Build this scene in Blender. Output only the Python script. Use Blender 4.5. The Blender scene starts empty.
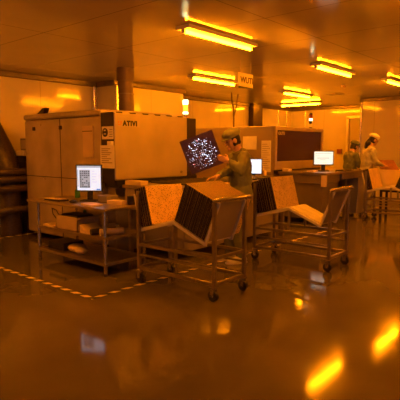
import bpy, bmesh, math, random
from mathutils import Vector, Matrix
random.seed(7)
scene = bpy.context.scene
COL = scene.collection
R = math.radians

# ---------------------------------------------------------------- materials
MATS = {}
def mat(name, color, rough=.5, metal=0., var=.0, scale=6., bump=0., bscale=40., rvar=0., spec=.5, coat=0.):
    if name in MATS: return MATS[name]
    m = bpy.data.materials.new(name); m.use_nodes = True
    nt = m.node_tree; b = nt.nodes['Principled BSDF']
    b.inputs['Base Color'].default_value = (*color, 1)
    b.inputs['Roughness'].default_value = rough
    b.inputs['Metallic'].default_value = metal
    b.inputs['Specular IOR Level'].default_value = spec
    b.inputs['Coat Weight'].default_value = coat
    b.inputs['Coat Roughness'].default_value = .08
    tc = nt.nodes.new('ShaderNodeTexCoord')
    if var or rvar:
        n = nt.nodes.new('ShaderNodeTexNoise'); n.inputs['Scale'].default_value = scale
        n.inputs['Detail'].default_value = 5
        nt.links.new(tc.outputs['Object'], n.inputs['Vector'])
        if var:
            mr = nt.nodes.new('ShaderNodeMapRange')
            mr.inputs['From Min'].default_value = .3; mr.inputs['From Max'].default_value = .7
            mr.inputs['To Min'].default_value = 1 - var; mr.inputs['To Max'].default_value = 1 + var
            nt.links.new(n.outputs['Fac'], mr.inputs['Value'])
            mx = nt.nodes.new('ShaderNodeVectorMath'); mx.operation = 'SCALE'
            mx.inputs[0].default_value = color
            nt.links.new(mr.outputs[0], mx.inputs['Scale'])
            nt.links.new(mx.outputs[0], b.inputs['Base Color'])
        if rvar:
            mr = nt.nodes.new('ShaderNodeMapRange')
            mr.inputs['From Min'].default_value = .3; mr.inputs['From Max'].default_value = .7
            mr.inputs['To Min'].default_value = max(.02, rough - rvar); mr.inputs['To Max'].default_value = rough + rvar
            nt.links.new(n.outputs['Fac'], mr.inputs['Value'])
            nt.links.new(mr.outputs[0], b.inputs['Roughness'])
    if bump:
        n2 = nt.nodes.new('ShaderNodeTexNoise'); n2.inputs['Scale'].default_value = bscale
        n2.inputs['Detail'].default_value = 3
        nt.links.new(tc.outputs['Object'], n2.inputs['Vector'])
        bp = nt.nodes.new('ShaderNodeBump'); bp.inputs['Strength'].default_value = bump
        bp.inputs['Distance'].default_value = .01
        nt.links.new(n2.outputs['Fac'], bp.inputs['Height'])
        nt.links.new(bp.outputs[0], b.inputs['Normal'])
    MATS[name] = m
    return m

def emit(name, color, strength):
    if name in MATS: return MATS[name]
    m = bpy.data.materials.new(name); m.use_nodes = True
    b = m.node_tree.nodes['Principled BSDF']
    b.inputs['Base Color'].default_value = (*[min(1, c) for c in color], 1)
    b.inputs['Emission Color'].default_value = (*color, 1)
    b.inputs['Emission Strength'].default_value = strength
    MATS[name] = m
    return m

def panel_mat(name, color, rough, axes, pitch, off, seam=.45, metal=0., spec=.5, bump=.05, bscale=1.2, jw=.012):
    """coated sheet panels with narrow joints; axes = which object axes carry joints"""
    m = mat(name, color, rough, metal, var=.04, scale=1.5, bump=bump, bscale=bscale, spec=spec)
    nt = m.node_tree; b = nt.nodes['Principled BSDF']
    tc = next(n for n in nt.nodes if n.type == 'TEX_COORD')
    sx = nt.nodes.new('ShaderNodeSeparateXYZ'); nt.links.new(tc.outputs['Object'], sx.inputs[0])
    acc = None
    for a in axes:
        p = pitch[a]; o = off[a]
        s = nt.nodes.new('ShaderNodeMath'); s.operation = 'SUBTRACT'; s.inputs[1].default_value = o
        nt.links.new(sx.outputs[a], s.inputs[0])
        pp = nt.nodes.new('ShaderNodeMath'); pp.operation = 'PINGPONG'; pp.inputs[1].default_value = p / 2
        nt.links.new(s.outputs[0], pp.inputs[0])
        lt = nt.nodes.new('ShaderNodeMath'); lt.operation = 'LESS_THAN'; lt.inputs[1].default_value = jw / 2
        nt.links.new(pp.outputs[0], lt.inputs[0])
        if acc is None: acc = lt
        else:
            mx = nt.nodes.new('ShaderNodeMath'); mx.operation = 'MAXIMUM'
            nt.links.new(acc.outputs[0], mx.inputs[0]); nt.links.new(lt.outputs[0], mx.inputs[1]); acc = mx
    src = b.inputs['Base Color'].links[0].from_socket
    mix = nt.nodes.new('ShaderNodeMix'); mix.data_type = 'RGBA'
    nt.links.new(acc.outputs[0], mix.inputs[0]); nt.links.new(src, mix.inputs[6])
    mix.inputs[7].default_value = (*[c * seam for c in color], 1)
    nt.links.new(mix.outputs[2], b.inputs['Base Color'])
    return m

WALL = panel_mat('coated wall panel', (.72, .66, .50), .10, (0, 1), (1.18, 1.18), (.35, .35), seam=.7, bump=.06, bscale=1.1)
CEIL = panel_mat('glossy ceiling panel', (.60, .55, .40), .10, (0, 1), (1.18, 2.36), (.90, .55), seam=.45, bump=.03, bscale=1.3)
FLOOR = mat('epoxy floor', (.125, .105, .075), .10, var=.12, scale=1.3, bump=.035, bscale=4., rvar=.04, spec=.45)
STEEL = mat('brushed stainless steel', (.40, .34, .26), .34, .85, var=.12, scale=14)
STEEL_B = mat('polished stainless steel', (.72, .66, .60), .2, .95, var=.08, scale=10)
ALU = mat('aluminium coving', (.20, .165, .14), .4, .3, var=.15, scale=8)
ALU_L = mat('bright aluminium', (.8, .77, .72), .3, .3)
TRIMM = mat('polished joint strip', (.95, .9, .75), .22, .9)
M_SIDE = mat('satin machine panel', (.46, .41, .32), .34, .25, var=.12, scale=2.2, bump=.02, bscale=3)
M_CONV = mat('brown conveyor panel', (.23, .19, .15), .33, .2, var=.12, scale=3)
M_END = mat('painted machine end panel', (.46, .40, .32), .38, .1, var=.22, scale=2.4, bump=.02, bscale=4)
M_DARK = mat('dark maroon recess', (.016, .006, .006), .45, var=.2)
BLACK = mat('black plastic', (.018, .016, .016), .42)
RUBBER = mat('black rubber', (.04, .034, .032), .42, var=.3, scale=30)
HOSE = mat('corrugated dark hose', (.085, .062, .05), .38, var=.3, scale=30)
GREY = mat('grey plastic', (.22, .2, .19), .4)
PAPER = mat('white paper', (.88, .84, .70), .7, var=.05, scale=9)
INK = mat('printed ink', (.03, .025, .025), .6)
FADED = mat('faded print', (.33, .26, .22), .6)
LOGO = mat('pale lettering', (.42, .40, .36), .5)
CARD = mat('tan cardboard', (.52, .42, .32), .7, var=.1)
GLASS_D = mat('dark tinted window', (.040, .013, .012), .24, spec=.5)
TRAY = mat('ivory ribbed plastic', (.78, .72, .62), .42, var=.08, scale=14)
EDGE_LIT = mat('lit brown laminate edge', (.17, .095, .075), .5, var=.35, scale=60)  # lighter tone paints the light falling on the stack tops
PLATE = mat('grey sheet back plate', (.40, .36, .33), .42, .4, var=.1, scale=5)
EDGE = mat('shaded laminate edge', (.012, .006, .006), .6, var=.4, scale=60)  # near-black tone paints the shade on the board sides
SKIN = mat('skin', (.62, .40, .30), .5, var=.06, scale=12)
HAIR = mat('black hair', (.018, .014, .012), .45, var=.3, scale=60)
CLOTH_G = mat('grey green work cloth', (.20, .225, .15), .85, var=.18, scale=7, bump=.5, bscale=14)
CLOTH_D = mat('dark green work cloth', (.16, .19, .15), .85, var=.2, scale=7, bump=.5, bscale=14)
CLOTH_W = mat('cream work cloth', (.52, .52, .46), .85, var=.12, scale=7, bump=.5, bscale=14)
CAP_W = mat('white cap cloth', (.8, .78, .72), .85, var=.08, scale=14)
TAN = mat('tan painted panel', (.66, .56, .42), .45, var=.06)
ORANGE = mat('warm yellow plastic', (.75, .62, .40), .5, var=.08)
GREENP = mat('green plastic', (.05, .24, .06), .4)
REDP = mat('red plastic', (.35, .05, .04), .3)
CABLE = mat('brown cable sheath', (.17, .12, .1), .6)
TUBE = emit('fluorescent tube glow', (1, .25, .002), 50)
LAMPBODY = mat('lamp housing', (.7, .66, .6), .4)
SIGN_Y = mat('yellow sign board', (.85, .70, .32), .45)
BOARDBROWN = mat('reddish brown laminate', (.26, .10, .08), .4, var=.2, scale=20)

def board_material(name, base, hole, scale, thr, rough=.32, metal=.35):
    m = mat(name, base, rough, metal, var=.14, scale=5)
    nt = m.node_tree; b = nt.nodes['Principled BSDF']
    tc = next(n for n in nt.nodes if n.type == 'TEX_COORD')
    v = nt.nodes.new('ShaderNodeTexVoronoi'); v.inputs['Scale'].default_value = scale
    nt.links.new(tc.outputs['Object'], v.inputs['Vector'])
    lt = nt.nodes.new('ShaderNodeMath'); lt.operation = 'LESS_THAN'; lt.inputs[1].default_value = thr
    nt.links.new(v.outputs['Distance'], lt.inputs[0])
    src = b.inputs['Base Color'].links[0].from_socket
    mix = nt.nodes.new('ShaderNodeMix'); mix.data_type = 'RGBA'
    nt.links.new(lt.outputs[0], mix.inputs[0]); nt.links.new(src, mix.inputs[6])
    mix.inputs[7].default_value = (*hole, 1)
    nt.links.new(mix.outputs[2], b.inputs['Base Color'])
    return m
COPPER = board_material('drilled copper laminate', (.90, .70, .30), (.14, .08, .04), 62, .27)

def tape_material():
    m = mat('hazard tape', (.8, .6, .3), .45)
    nt = m.node_tree; b = nt.nodes['Principled BSDF']
    tc = next(n for n in nt.nodes if n.type == 'TEX_COORD')
    sx = nt.nodes.new('ShaderNodeSeparateXYZ'); nt.links.new(tc.outputs['Object'], sx.inputs[0])
    ad = nt.nodes.new('ShaderNodeMath'); ad.operation = 'ADD'
    nt.links.new(sx.outputs[0], ad.inputs[0]); nt.links.new(sx.outputs[1], ad.inputs[1])
    fr = nt.nodes.new('ShaderNodeMath'); fr.operation = 'PINGPONG'; fr.inputs[1].default_value = .085
    nt.links.new(ad.outputs[0], fr.inputs[0])
    lt = nt.nodes.new('ShaderNodeMath'); lt.operation = 'LESS_THAN'; lt.inputs[1].default_value = .042
    nt.links.new(fr.outputs[0], lt.inputs[0])
    mix = nt.nodes.new('ShaderNodeMix'); mix.data_type = 'RGBA'
    nt.links.new(lt.outputs[0], mix.inputs[0])
    mix.inputs[6].default_value = (.90, .76, .46, 1); mix.inputs[7].default_value = (.02, .018, .018, 1)
    nt.links.new(mix.outputs[2], b.inputs['Base Color'])
    return m
TAPE = tape_material()

# ---------------------------------------------------------------- mesh builder
class MB:
    def __init__(s): s.v = []; s.f = []; s.sm = []; s.mi = []
    def add(s, vs, fs, smooth=False, mi=0):
        o = len(s.v); s.v += [Vector(v) for v in vs]
        for f in fs:
            s.f.append([o + i for i in f]); s.sm.append(smooth); s.mi.append(mi)
        return s
    def box(s, a, b, mi=0):
        x0, y0, z0 = [min(p, q) for p, q in zip(a, b)]; x1, y1, z1 = [max(p, q) for p, q in zip(a, b)]
        vs = [(x0,y0,z0),(x1,y0,z0),(x1,y1,z0),(x0,y1,z0),(x0,y0,z1),(x1,y0,z1),(x1,y1,z1),(x0,y1,z1)]
        return s.add(vs, [(3,2,1,0),(4,5,6,7),(0,1,5,4),(1,2,6,5),(2,3,7,6),(3,0,4,7)], False, mi)
    def obox(s, c, ax, ay, az, mi=0):
        """box about centre c with half-extent vectors"""
        c = Vector(c); ax = Vector(ax); ay = Vector(ay); az = Vector(az)
        if ax.cross(ay).dot(az) < 0: ax = -ax
        vs = [c + sx*ax + sy*ay + sz*az for sz in (-1,1) for sx, sy in ((-1,-1),(1,-1),(1,1),(-1,1))]
        return s.add(vs, [(3,2,1,0),(4,5,6,7),(0,1,5,4),(1,2,6,5),(2,3,7,6),(3,0,4,7)], False, mi)
    def bar(s, p, q, w, h=None, up=(0,0,1)):
        """square bar from p to q"""
        h = h or w; p = Vector(p); q = Vector(q); d = q - p
        u = Vector(up)
        if abs(d.normalized().dot(u)) > .98: u = Vector((1,0,0))
        sd = d.cross(u).normalized(); u2 = sd.cross(d).normalized()
        return s.obox((p+q)/2, sd*w/2, d/2, u2*h/2)
    def cyl(s, p, q, r, r2=None, n=14, cap=True, smooth=True):
        p = Vector(p); q = Vector(q); r2 = r if r2 is None else r2
        d = (q-p).normalized(); u = Vector((0,0,1)) if abs(d.z) < .95 else Vector((1,0,0))
        a = d.cross(u).normalized(); b = d.cross(a).normalized()
        vs = []
        for c, rr in ((p, r), (q, r2)):
            for i in range(n):
                t = 2*math.pi*i/n; vs.append(c + rr*(math.cos(t)*a + math.sin(t)*b))
        fs = [(i, n+i, n+(i+1)%n, (i+1)%n) for i in range(n)]
        s.add(vs, fs, smooth)
        if cap:
            s.add(vs[:n], [tuple(range(n))]); s.add(vs[n:], [tuple(reversed(range(n)))])
        return s
    def tube(s, pts, rad, n=12):
        """smooth tube; rad a number or a list"""
        pts = [Vector(p) for p in pts]; m = len(pts)
        rs = rad if isinstance(rad, (list, tuple)) else [rad]*m
        vs = []; a = None
        for k, p in enumerate(pts):
            d = (pts[min(k+1, m-1)] - pts[max(k-1, 0)]).normalized()
            if a is None:
                u = Vector((0,0,1)) if abs(d.z) < .9 else Vector((1,0,0)); a = d.cross(u).normalized()
            a = (a - a.dot(d)*d).normalized(); b = d.cross(a)
            for i in range(n):
                t = 2*math.pi*i/n; vs.append(p + rs[k]*(math.cos(t)*a + math.sin(t)*b))
        fs = [(k*n+i, k*n+(i+1)%n, (k+1)*n+(i+1)%n, (k+1)*n+i) for k in range(m-1) for i in range(n)]
        s.add(vs, fs, True)
        s.add(vs[:n], [tuple(reversed(range(n)))]); s.add(vs[-n:], [tuple(range(n))])
        return s
    def ell(s, c, r, rot=None, nu=16, nv=10, fn=None):
        c = Vector(c); rot = rot or Matrix.Identity(3)
        r = (r, r, r) if isinstance(r, (int, float)) else r
        vs = []
        for j in range(1, nv):
            ph = math.pi*j/nv
            for i in range(nu):
                t = 2*math.pi*i/nu
                d = Vector((math.sin(ph)*math.cos(t), math.sin(ph)*math.sin(t), math.cos(ph)))
                p = Vector((d.x*r[0], d.y*r[1], d.z*r[2]))
                if fn: p = fn(p, d)
                vs.append(c + rot @ p)
        top = Vector((0,0,r[2])); bot = Vector((0,0,-r[2]))
        if fn: top = fn(top, Vector((0,0,1))); bot = fn(bot, Vector((0,0,-1)))
        vs += [c + rot @ top, c + rot @ bot]; T = len(vs)-2; B = T+1
        fs = [(j*nu+i, (j+1)*nu+i, (j+1)*nu+(i+1)%nu, j*nu+(i+1)%nu) for j in range(nv-2) for i in range(nu)]
        fs += [(T, i, (i+1)%nu) for i in range(nu)]
        fs += [(B, (nv-2)*nu+(i+1)%nu, (nv-2)*nu+i) for i in range(nu)]
        return s.add(vs, fs, True)
    def limb(s, pts, n=12):
        """chain of tapered capsules [(point, radius), ...]"""
        for (p, r), (q, r2) in zip(pts, pts[1:]):
            s.cyl(p, q, r, r2, n)
        for p, r in pts: s.ell(p, r, nu=n, nv=8)
        return s
    def build(s, name, m, parent=None, origin=None, bevel=0, seg=2):
        o = Vector(origin) if origin is not None else Vector((0,0,0))
        if parent is not None and origin is None: o = Vector(parent.get('_o', (0,0,0)))
        me = bpy.data.meshes.new(name)
        me.from_pydata([tuple(v - o) for v in s.v], [], s.f)
        for i, p in enumerate(me.polygons):
            p.use_smooth = s.sm[i]; p.material_index = s.mi[i]
        for k in (m if isinstance(m, (list, tuple)) else [m]): me.materials.append(k)
        ob = bpy.data.objects.new(name, me); COL.objects.link(ob)
        if parent is not None: ob.parent = parent
        else: ob.location = o
        if bevel:
            b = ob.modifiers.new('bevel', 'BEVEL'); b.width = bevel; b.segments = seg
            b.limit_method = 'ANGLE'; b.angle_limit = R(40)
        if parent is not None: ob['_o'] = tuple(o)
        return ob

def thing(name, label, cat, loc, group=None, rz=0, local=False):
    o = bpy.data.objects.new(name, None); COL.objects.link(o)
    o.empty_display_size = .1
    o.location = loc; o.rotation_euler.z = rz
    o['label'] = label; o['category'] = cat
    if group: o['group'] = group
    o['_o'] = (0,0,0) if local else tuple(loc)
    return o
def tag(o, label, cat, group=None):
    o['label'] = label; o['category'] = cat
    if group: o['group'] = group
    return o
def struct(name, mb, m, bevel=0):
    o = mb.build(name, m, bevel=bevel); o['kind'] = 'structure'; return o
def copy_tree(o, parent=None):
    c = o.copy(); COL.objects.link(c)
    if parent is not None: c.parent = parent
    for ch in list(o.children): copy_tree(ch, c)
    return c

def lettering(text, size, right, up, at, m, parent, name='lettering', depth=.003, spacing=1.0, bold=0.0):
    """raised letters: lower-left corner at 'at', running along 'right'"""
    cu = bpy.data.curves.new('text', 'FONT'); cu.body = text; cu.size = size
    cu.extrude = depth/2; cu.space_character = spacing; cu.offset = bold
    t = bpy.data.objects.new('text', cu); COL.objects.link(t)
    dg = bpy.context.evaluated_depsgraph_get(); dg.update()
    me = bpy.data.meshes.new_from_object(t.evaluated_get(dg))
    bpy.data.objects.remove(t)
    right = Vector(right).normalized(); up = Vector(up).normalized(); n = right.cross(up)
    o = Vector(parent.get('_o', (0,0,0)))
    M = Matrix((right, up, n)).transposed()
    for v in me.vertices: v.co = M @ v.co + Vector(at) + n*depth/2 - o
    me.materials.clear(); me.materials.append(m)
    ob = bpy.data.objects.new(name, me); COL.objects.link(ob); ob.parent = parent; ob['_o'] = tuple(o)
    return ob

# ---------------------------------------------------------------- camera
F = 479.; YAW = R(40.7); PITCH = math.atan(52/F); CH = 1.43
fw = Vector((math.cos(YAW)*math.cos(PITCH), math.sin(YAW)*math.cos(PITCH), -math.sin(PITCH)))
rt = Vector((math.sin(YAW), -math.cos(YAW), 0)); upv = rt.cross(fw)
cam = bpy.data.cameras.new('camera'); cam.sensor_width = 36; cam.lens = F/400*36
co = bpy.data.objects.new('camera', cam); COL.objects.link(co); scene.camera = co
co.matrix_world = Matrix.Translation((0,0,CH)) @ Matrix((rt, upv, -fw)).transposed().to_4x4()

# ---------------------------------------------------------------- setting
H = 2.8
X0, X1, Y0, Y1 = -7.5, 15.0, -9.0, 8.68
struct('floor', MB().box((X0-.2, Y0-.2, -.1), (X1+.3, Y1+.3, 0)), FLOOR)
struct('ceiling', MB().box((X0-.2, Y0-.2, H), (X1+.3, Y1+.3, H+.1)), CEIL)
b = MB().box((X0-.1, 8.38, 0), (6.4, 8.9, H)); b.box((6.4, 7.81, 0), (8.47, 8.9, H)); b.box((8.47, Y1, 0), (X1+.1, 8.9, H))
struct('wall_back', b, WALL)
struct('wall_far', MB().box((X1, 5.45, 0), (X1+.15, Y1, H)), WALL)
struct('wall_right', MB().box((13.25, Y0, 0), (X1+.15, 5.45, H)), WALL)
# wall behind the camera, with an opening for the added glowing window
wy0, wy1, wz0, wz1 = -7.2, -5.7, .75, 2.2
b = MB().box((X0-.15, Y0, 0), (X0, wy0, H)); b.box((X0-.15, wy1, 0), (X0, 8.38, H))
b.box((X0-.15, wy0, 0), (X0, wy1, wz0)); b.box((X0-.15, wy0, wz1), (X0, wy1, H))
struct('wall_left', b, WALL)
struct('wall_front', MB().box((X0, Y0-.15, 0), (13.25, Y0, H)), WALL)
# aluminium coving between wall and ceiling
c = .10
b = MB()
b.box((X0, 8.38-.05, H-c), (6.4, 8.38, H)); b.box((6.35, 7.81, H-c), (6.4, 8.33, H))
b.box((6.35, 7.76, H-c), (8.47, 7.81, H)); b.box((8.47, 7.76, H-c), (8.52, 8.63, H)); b.box((8.52, 8.63, H-c), (X1, 8.68, H))
b.box((X1-.05, 5.45, H-c), (X1, 8.63, H)); b.box((13.20, Y0, H-c), (13.25, 5.45, H)); b.box((13.25, 5.45, H-c), (X1-.05, 5.5, H))
struct('trim_1', b, ALU, bevel=.015)
for k, (x, y, w) in enumerate(((6.30, 8.34, .06), (6.44, 7.775, .055), (14.10, 8.66, .03), (14.66, 8.66, .03), (14.98, 8.12, .03), (13.24, 5.44, .05))):
    b = MB().cyl((x, y, 0), (x, y, H-c), w/2, n=10, cap=False)
    struct('trim_%d' % (k+2), b, TRIMM)
# dark square column against the back wall
struct('wall_column', MB().box((12.40, 8.50, 0), (12.92, 8.68, H)), mat('dark painted column', (.05, .028, .02), .4), bevel=.01)
# door in the far wall
d = struct('door_1', MB().box((X1-.03, 5.62, 0), (X1, 6.52, 2.36)), mat('painted door leaf', (.62, .56, .5), .35), bevel=.006)
b = MB(); b.bar((X1-.04, 5.57, 0), (X1-.04, 5.57, 2.41), .09, .08); b.bar((X1-.04, 6.57, 0), (X1-.04, 6.57, 2.41), .09, .08)
b.bar((X1-.04, 5.53, 2.41), (X1-.04, 6.61, 2.41), .08, .09)
fr = b.build('door_frame', ALU_L, d)
MB().cyl((X1-.06, 5.75, 1.02), (X1-.06, 5.88, 1.02), .012, n=8).build('door_handle', STEEL, d)

# added window behind the camera, its glowing pane whitens the panel specks
b = MB(); t = .05
b.box((X0-.12, wy0, wz0), (X0+.02, wy0+t, wz1)); b.box((X0-.12, wy1-t, wz0), (X0+.02, wy1, wz1))
b.box((X0-.12, wy0+t, wz0), (X0+.02, wy1-t, wz0+t)); b.box((X0-.12, wy0+t, wz1-t), (X0+.02, wy1-t, wz1))
wn = struct('added_window_1', b, ALU_L)
MB().box((X0-.08, wy0+t, wz0+t), (X0-.07, wy1-t, wz1-t)).build('added_glow_pane', emit('added white glow pane', (.70, .80, 1.0), 1.2), wn)

# ---------------------------------------------------------------- ceiling lamps
def make_lamp(loc, along, label, L=1.3):
    t = thing('ceiling_lamp', label, 'ceiling lamp', loc, 'tube lamps on the ceiling')
    x, y, z = loc
    ax = Vector((1,0,0)) if along == 'x' else Vector((0,1,0)); sd = Vector((0,0,1)).cross(ax)
    c = Vector(loc)
    MB().obox(c + Vector((0,0,-.021)), ax*(L/2+.03), sd*.10, (0,0,.021)).build('lamp_housing', LAMPBODY, t, bevel=.005)
    for k in (-1, 1):
        MB().obox(c + ax*k*(L/2+.015) + Vector((0,0,-.062)), ax*.015, sd*.022, (0,0,.024)).build('lamp_holder', LAMPBODY, t, bevel=.004)
    MB().cyl(c - ax*L/2 + Vector((0,0,-.066)), c + ax*L/2 + Vector((0,0,-.066)), .019, n=10).build('fluorescent_tube', TUBE, t)
    return t
LAMPS = [((7.55, 6.12, H), 'x', 'glowing tube lamp on the ceiling left of the yellow hanging sign'),
 ((10.84, 6.12, H), 'x', 'glowing tube lamp on the ceiling above the dark windowed machine, pointing away'),
 ((7.92, 3.76, H), 'x', 'large glowing tube lamp on the ceiling, nearest of those at the upper right'),
 ((10.35, 3.50, H), 'x', 'glowing tube lamp on the ceiling cut by the right edge of the photo'),
 ((13.25, 7.36, H), 'y', 'glowing tube lamp on the ceiling set crosswise before the far wall'),
 ((7.42, 1.30, H), 'x', 'glowing tube lamp on the ceiling out of view to the right'),
 ((4.20, 1.20, H), 'x', 'glowing tube lamp on the ceiling before the photographer, out of view right'),
 ((4.75, 3.76, H), 'x', 'added glowing tube lamp on the ceiling straight above the nearest cart'),  # extra lamp added to light the board stacks from above
 ((1.55, 3.70, H), 'x', 'added glowing tube lamp on the ceiling out of view to the left'),  # unseen lamp added to brighten the machine's end panel
 ((1.65, 6.0, H), 'x', 'added glowing tube lamp by the back wall out of view to the left'),  # second unseen lamp, added for more light from the left
 ]
for a in LAMPS: make_lamp(*a)

# hanging sign
sx, sy, sz = 6.34, 4.50, 2.49
t = thing('hanging_sign', 'small yellow sign with dark lettering hanging from the ceiling', 'sign', (sx, sy, sz))
MB().box((sx-.19, sy-.01, sz-.10), (sx+.19, sy+.01, sz+.11)).build('sign_board', SIGN_Y, t, bevel=.004)
MB().box((sx-.17, sy-.014, sz-.125), (sx+.19, sy+.014, sz-.10)).build('sign_rail', BLACK, t)
lettering('WUTI', .13, (1,0,0), (0,0,1), (sx-.155, sy-.0125, sz-.04), mat('brown lettering', (.10, .05, .02), .5), t, bold=.003)
for s in (-.14, .14): MB().cyl((sx+s, sy, sz+.11), (sx+s, sy, H), .006, n=8).build('hanging_rod', STEEL, t)

# ceiling vent and detector, hanging cable
t = thing('ceiling_vent', 'small dark ceiling vent grille right of the crosswise lamp', 'vent', (11.6, 5.5, H))
b = MB()
for k in range(5): b.box((11.42+k*.085, 5.36, H-.02), (11.46+k*.085, 5.64, H-.004))
b.build('vent_slats', ALU, t)
MB().box((11.38, 5.32, H-.012), (11.84, 5.68, H)).build('vent_frame', GREY, t)
t = thing('smoke_detector', 'round pale detector on the ceiling at the upper right', 'detector', (10.2, 4.6, H))
MB().cyl((10.2, 4.6, H), (10.2, 4.6, H-.03), .06, .055, n=16).build('detector_base', GREY, t)
MB().cyl((10.2, 4.6, H-.03), (10.2, 4.6, H-.055), .04, .03, n=16).build('detector_head', ALU, t)
pts = [(9.70, 7.30, H), (9.72, 7.31, 2.62), (9.82, 7.34, 2.45), (9.86, 7.35, 2.2), (9.86, 7.36, 1.6), (9.84, 7.36, .02)]
b = MB().tube(pts, .02, 8); b.tube([(9.86, 7.35, 2.2), (9.99, 7.37, 2.5), (10.06, 7.37, H)], .016, 8)
tag(b.build('hanging_cable', CABLE, origin=(9.84, 7.36, 0)), 'brown cable hanging from the ceiling behind the worker with the perforated panel', 'cable')
# wall switch box
t = thing('wall_switch', 'small reddish switch box on the far wall beside the door', 'switch', (X1, 6.84, 1.32))
MB().box((X1-.06, 6.76, 1.24), (X1, 6.92, 1.40)).build('switch_body', mat('reddish switch box', (.30, .10, .07), .4), t, bevel=.008)
MB().box((X1-.075, 6.81, 1.29), (X1-.06, 6.87, 1.35)).build('switch_button', REDP, t, bevel=.004)

# ---------------------------------------------------------------- nearest machine
def signal_tower(parent, x, y, z, kind):
    if kind == 'lit':
        MB().cyl((x, y, z), (x, y, z+.05), .022, n=10).build('tower_stem', STEEL, parent)
        a = MB().cyl((x, y, z+.05), (x, y, z+.07), .05, n=14).build('signal_tower', ALU_L, parent)
        MB().cyl((x, y, z+.07), (x, y, z+.105), .042, n=14).build('lamp_segment', emit('white signal glow', (.9, 1.0, .55), 1.4), a)
        MB().cyl((x, y, z+.105), (x, y, z+.22), .040, n=14).build('lamp_segment', emit('yellow signal glow', (.75, .50, .03), .45), a)
        MB().cyl((x, y, z+.22), (x, y, z+.29), .042, n=14).build('lamp_segment', emit('white signal glow', (.9, 1.0, .55), 1.4), a)
        MB().cyl((x, y, z+.29), (x, y, z+.305), .042, .03, n=14).build('tower_cap', ALU_L, a)
    else:
        MB().cyl((x, y, z), (x, y, z+.025), .035, n=12).build('tower_foot', BLACK, parent)
        MB().cyl((x, y, z+.02), (x+.004, y, z+.10), .012, n=8).build('tower_stem', ALU_L, parent)
        a = MB().cyl((x, y, z+.10), (x, y, z+.165), .036, n=12).build('signal_tower', BLACK, parent)
        MB().cyl((x, y, z+.165), (x, y, z+.215), .036, n=12).build('lamp_segment', emit('white signal glow', (.9, 1.0, .55), 1.4), a)
        MB().cyl((x, y, z+.215), (x, y, z+.30), .036, n=12).build('lamp_segment', REDP, a)
        MB().cyl((x, y, z+.30), (x, y, z+.33), .036, .03, n=12).build('tower_cap', BLACK, a)

mx, my = 4.06, 4.97
t = thing('processing_machine', 'tall light metal processing machine with two upright sheet cabinets behind the steel work table', 'machine', (mx, my, 0))
MB().box((mx, 5.26, .08), (5.46, 7.22, 1.86)).build('end_cabinet', M_END, t, bevel=.03, seg=3)
b = MB().box((mx-.012, 5.255, 1.868), (5.44, 7.235, 1.955)); b.build('cabinet_lid', M_END, t, bevel=.035, seg=3)
MB().box((mx-.006, 6.205, .10), (mx, 6.215, 1.855)).build('panel_seam', M_DARK, t)
MB().box((mx-.006, 5.27, .985), (mx, 7.2, .995)).build('panel_seam', M_DARK, t)
for yy in (6.19, 6.92):
    MB().box((mx-.02, yy-.03, 1.70), (mx, yy+.03, 1.755)).build('hinge', M_DARK, t, bevel=.004)
MB().cyl((mx-.02, 6.73, 1.78), (mx, 6.73, 1.78), .016, n=10).build('lock', STEEL_B, t)
MB().cyl((mx-.02, 6.66, .955), (mx, 6.66, .955), .016, n=10).build('lock', STEEL_B, t)
# wedge latch on the lid
MB().add([(4.10,6.92,1.95),(4.10,6.72,1.95),(4.10,6.66,2.045),(4.10,6.74,2.04),(4.18,6.92,1.95),(4.18,6.72,1.95),(4.18,6.66,2.045),(4.18,6.74,2.04)],
 [(3,2,1,0),(4,5,6,7),(0,1,5,4),(1,2,6,5),(2,3,7,6),(3,0,4,7)]).build('lid_latch', M_DARK, t, bevel=.006)
# recess between the cabinets
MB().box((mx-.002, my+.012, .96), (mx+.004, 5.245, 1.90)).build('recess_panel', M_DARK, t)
MB().box((mx-.005, 5.245, .96), (mx+.03, 5.27, 1.93)).build('recess_trim', M_SIDE, t)
w = MB().box((mx-.004, 4.985, 1.545), (mx+.05, 5.225, 1.715)).build('warning_sign', PAPER, t); w['label'] = 'square warning sign with a black emblem'
MB().cyl((mx-.008, 5.155, 1.635), (mx-.004, 5.155, 1.635), .058, n=20).build('sign_emblem', INK, w)
b = MB().box((mx-.010, 5.135, 1.655), (mx-.008, 5.175, 1.672)); b.box((mx-.010, 5.13, 1.61), (mx-.008, 5.18, 1.622)); b.build('sign_symbol', PAPER, w)
b = MB()
for k in range(4): b.box((mx-.006, 5.0, 1.575+.03*k), (mx-.004, 5.075-.012*(k % 2), 1.585+.03*k))
b.build('sign_text', FADED, w)
# the sheet hangs a little askew, turned towards the room
na = Vector((-.12, 1, 0)).normalized()*-1; nn = Vector((0,0,1)).cross(na)*-1
if nn.x > 0: nn = -nn
nc = Vector((mx-.075, 5.03, 1.315))
ns = MB().obox(nc, na*.125, nn*.003, (0,0,.15)).build('notice_sheet', PAPER, t); ns['label'] = 'printed notice sheet hanging from a clip'
b = MB()
for k in range(8):
    l = (.16, .12, .18, .15, .10, .17, .13, .19)[k]
    b.obox(nc + na*(-.1+l/2) + nn*.004 + Vector((0,0,.105-.026*k)), na*l/2, nn*.001, (0,0,.005))
b.build('notice_text', FADED, ns)
MB().box((mx-.05, 4.985, 1.46), (mx+.05, 5.06, 1.52)).build('notice_clip', PAPER, t)
nh = MB().box((mx-.018, 5.41, 1.30), (mx, 5.64, 1.735)).build('notice_holder', mat('amber notice plate', (.62, .50, .36), .5, var=.06), t, bevel=.004)
MB().box((mx-.024, 5.415, 1.655), (mx-.018, 5.635, 1.665)).build('holder_fold', M_DARK, nh)
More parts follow.
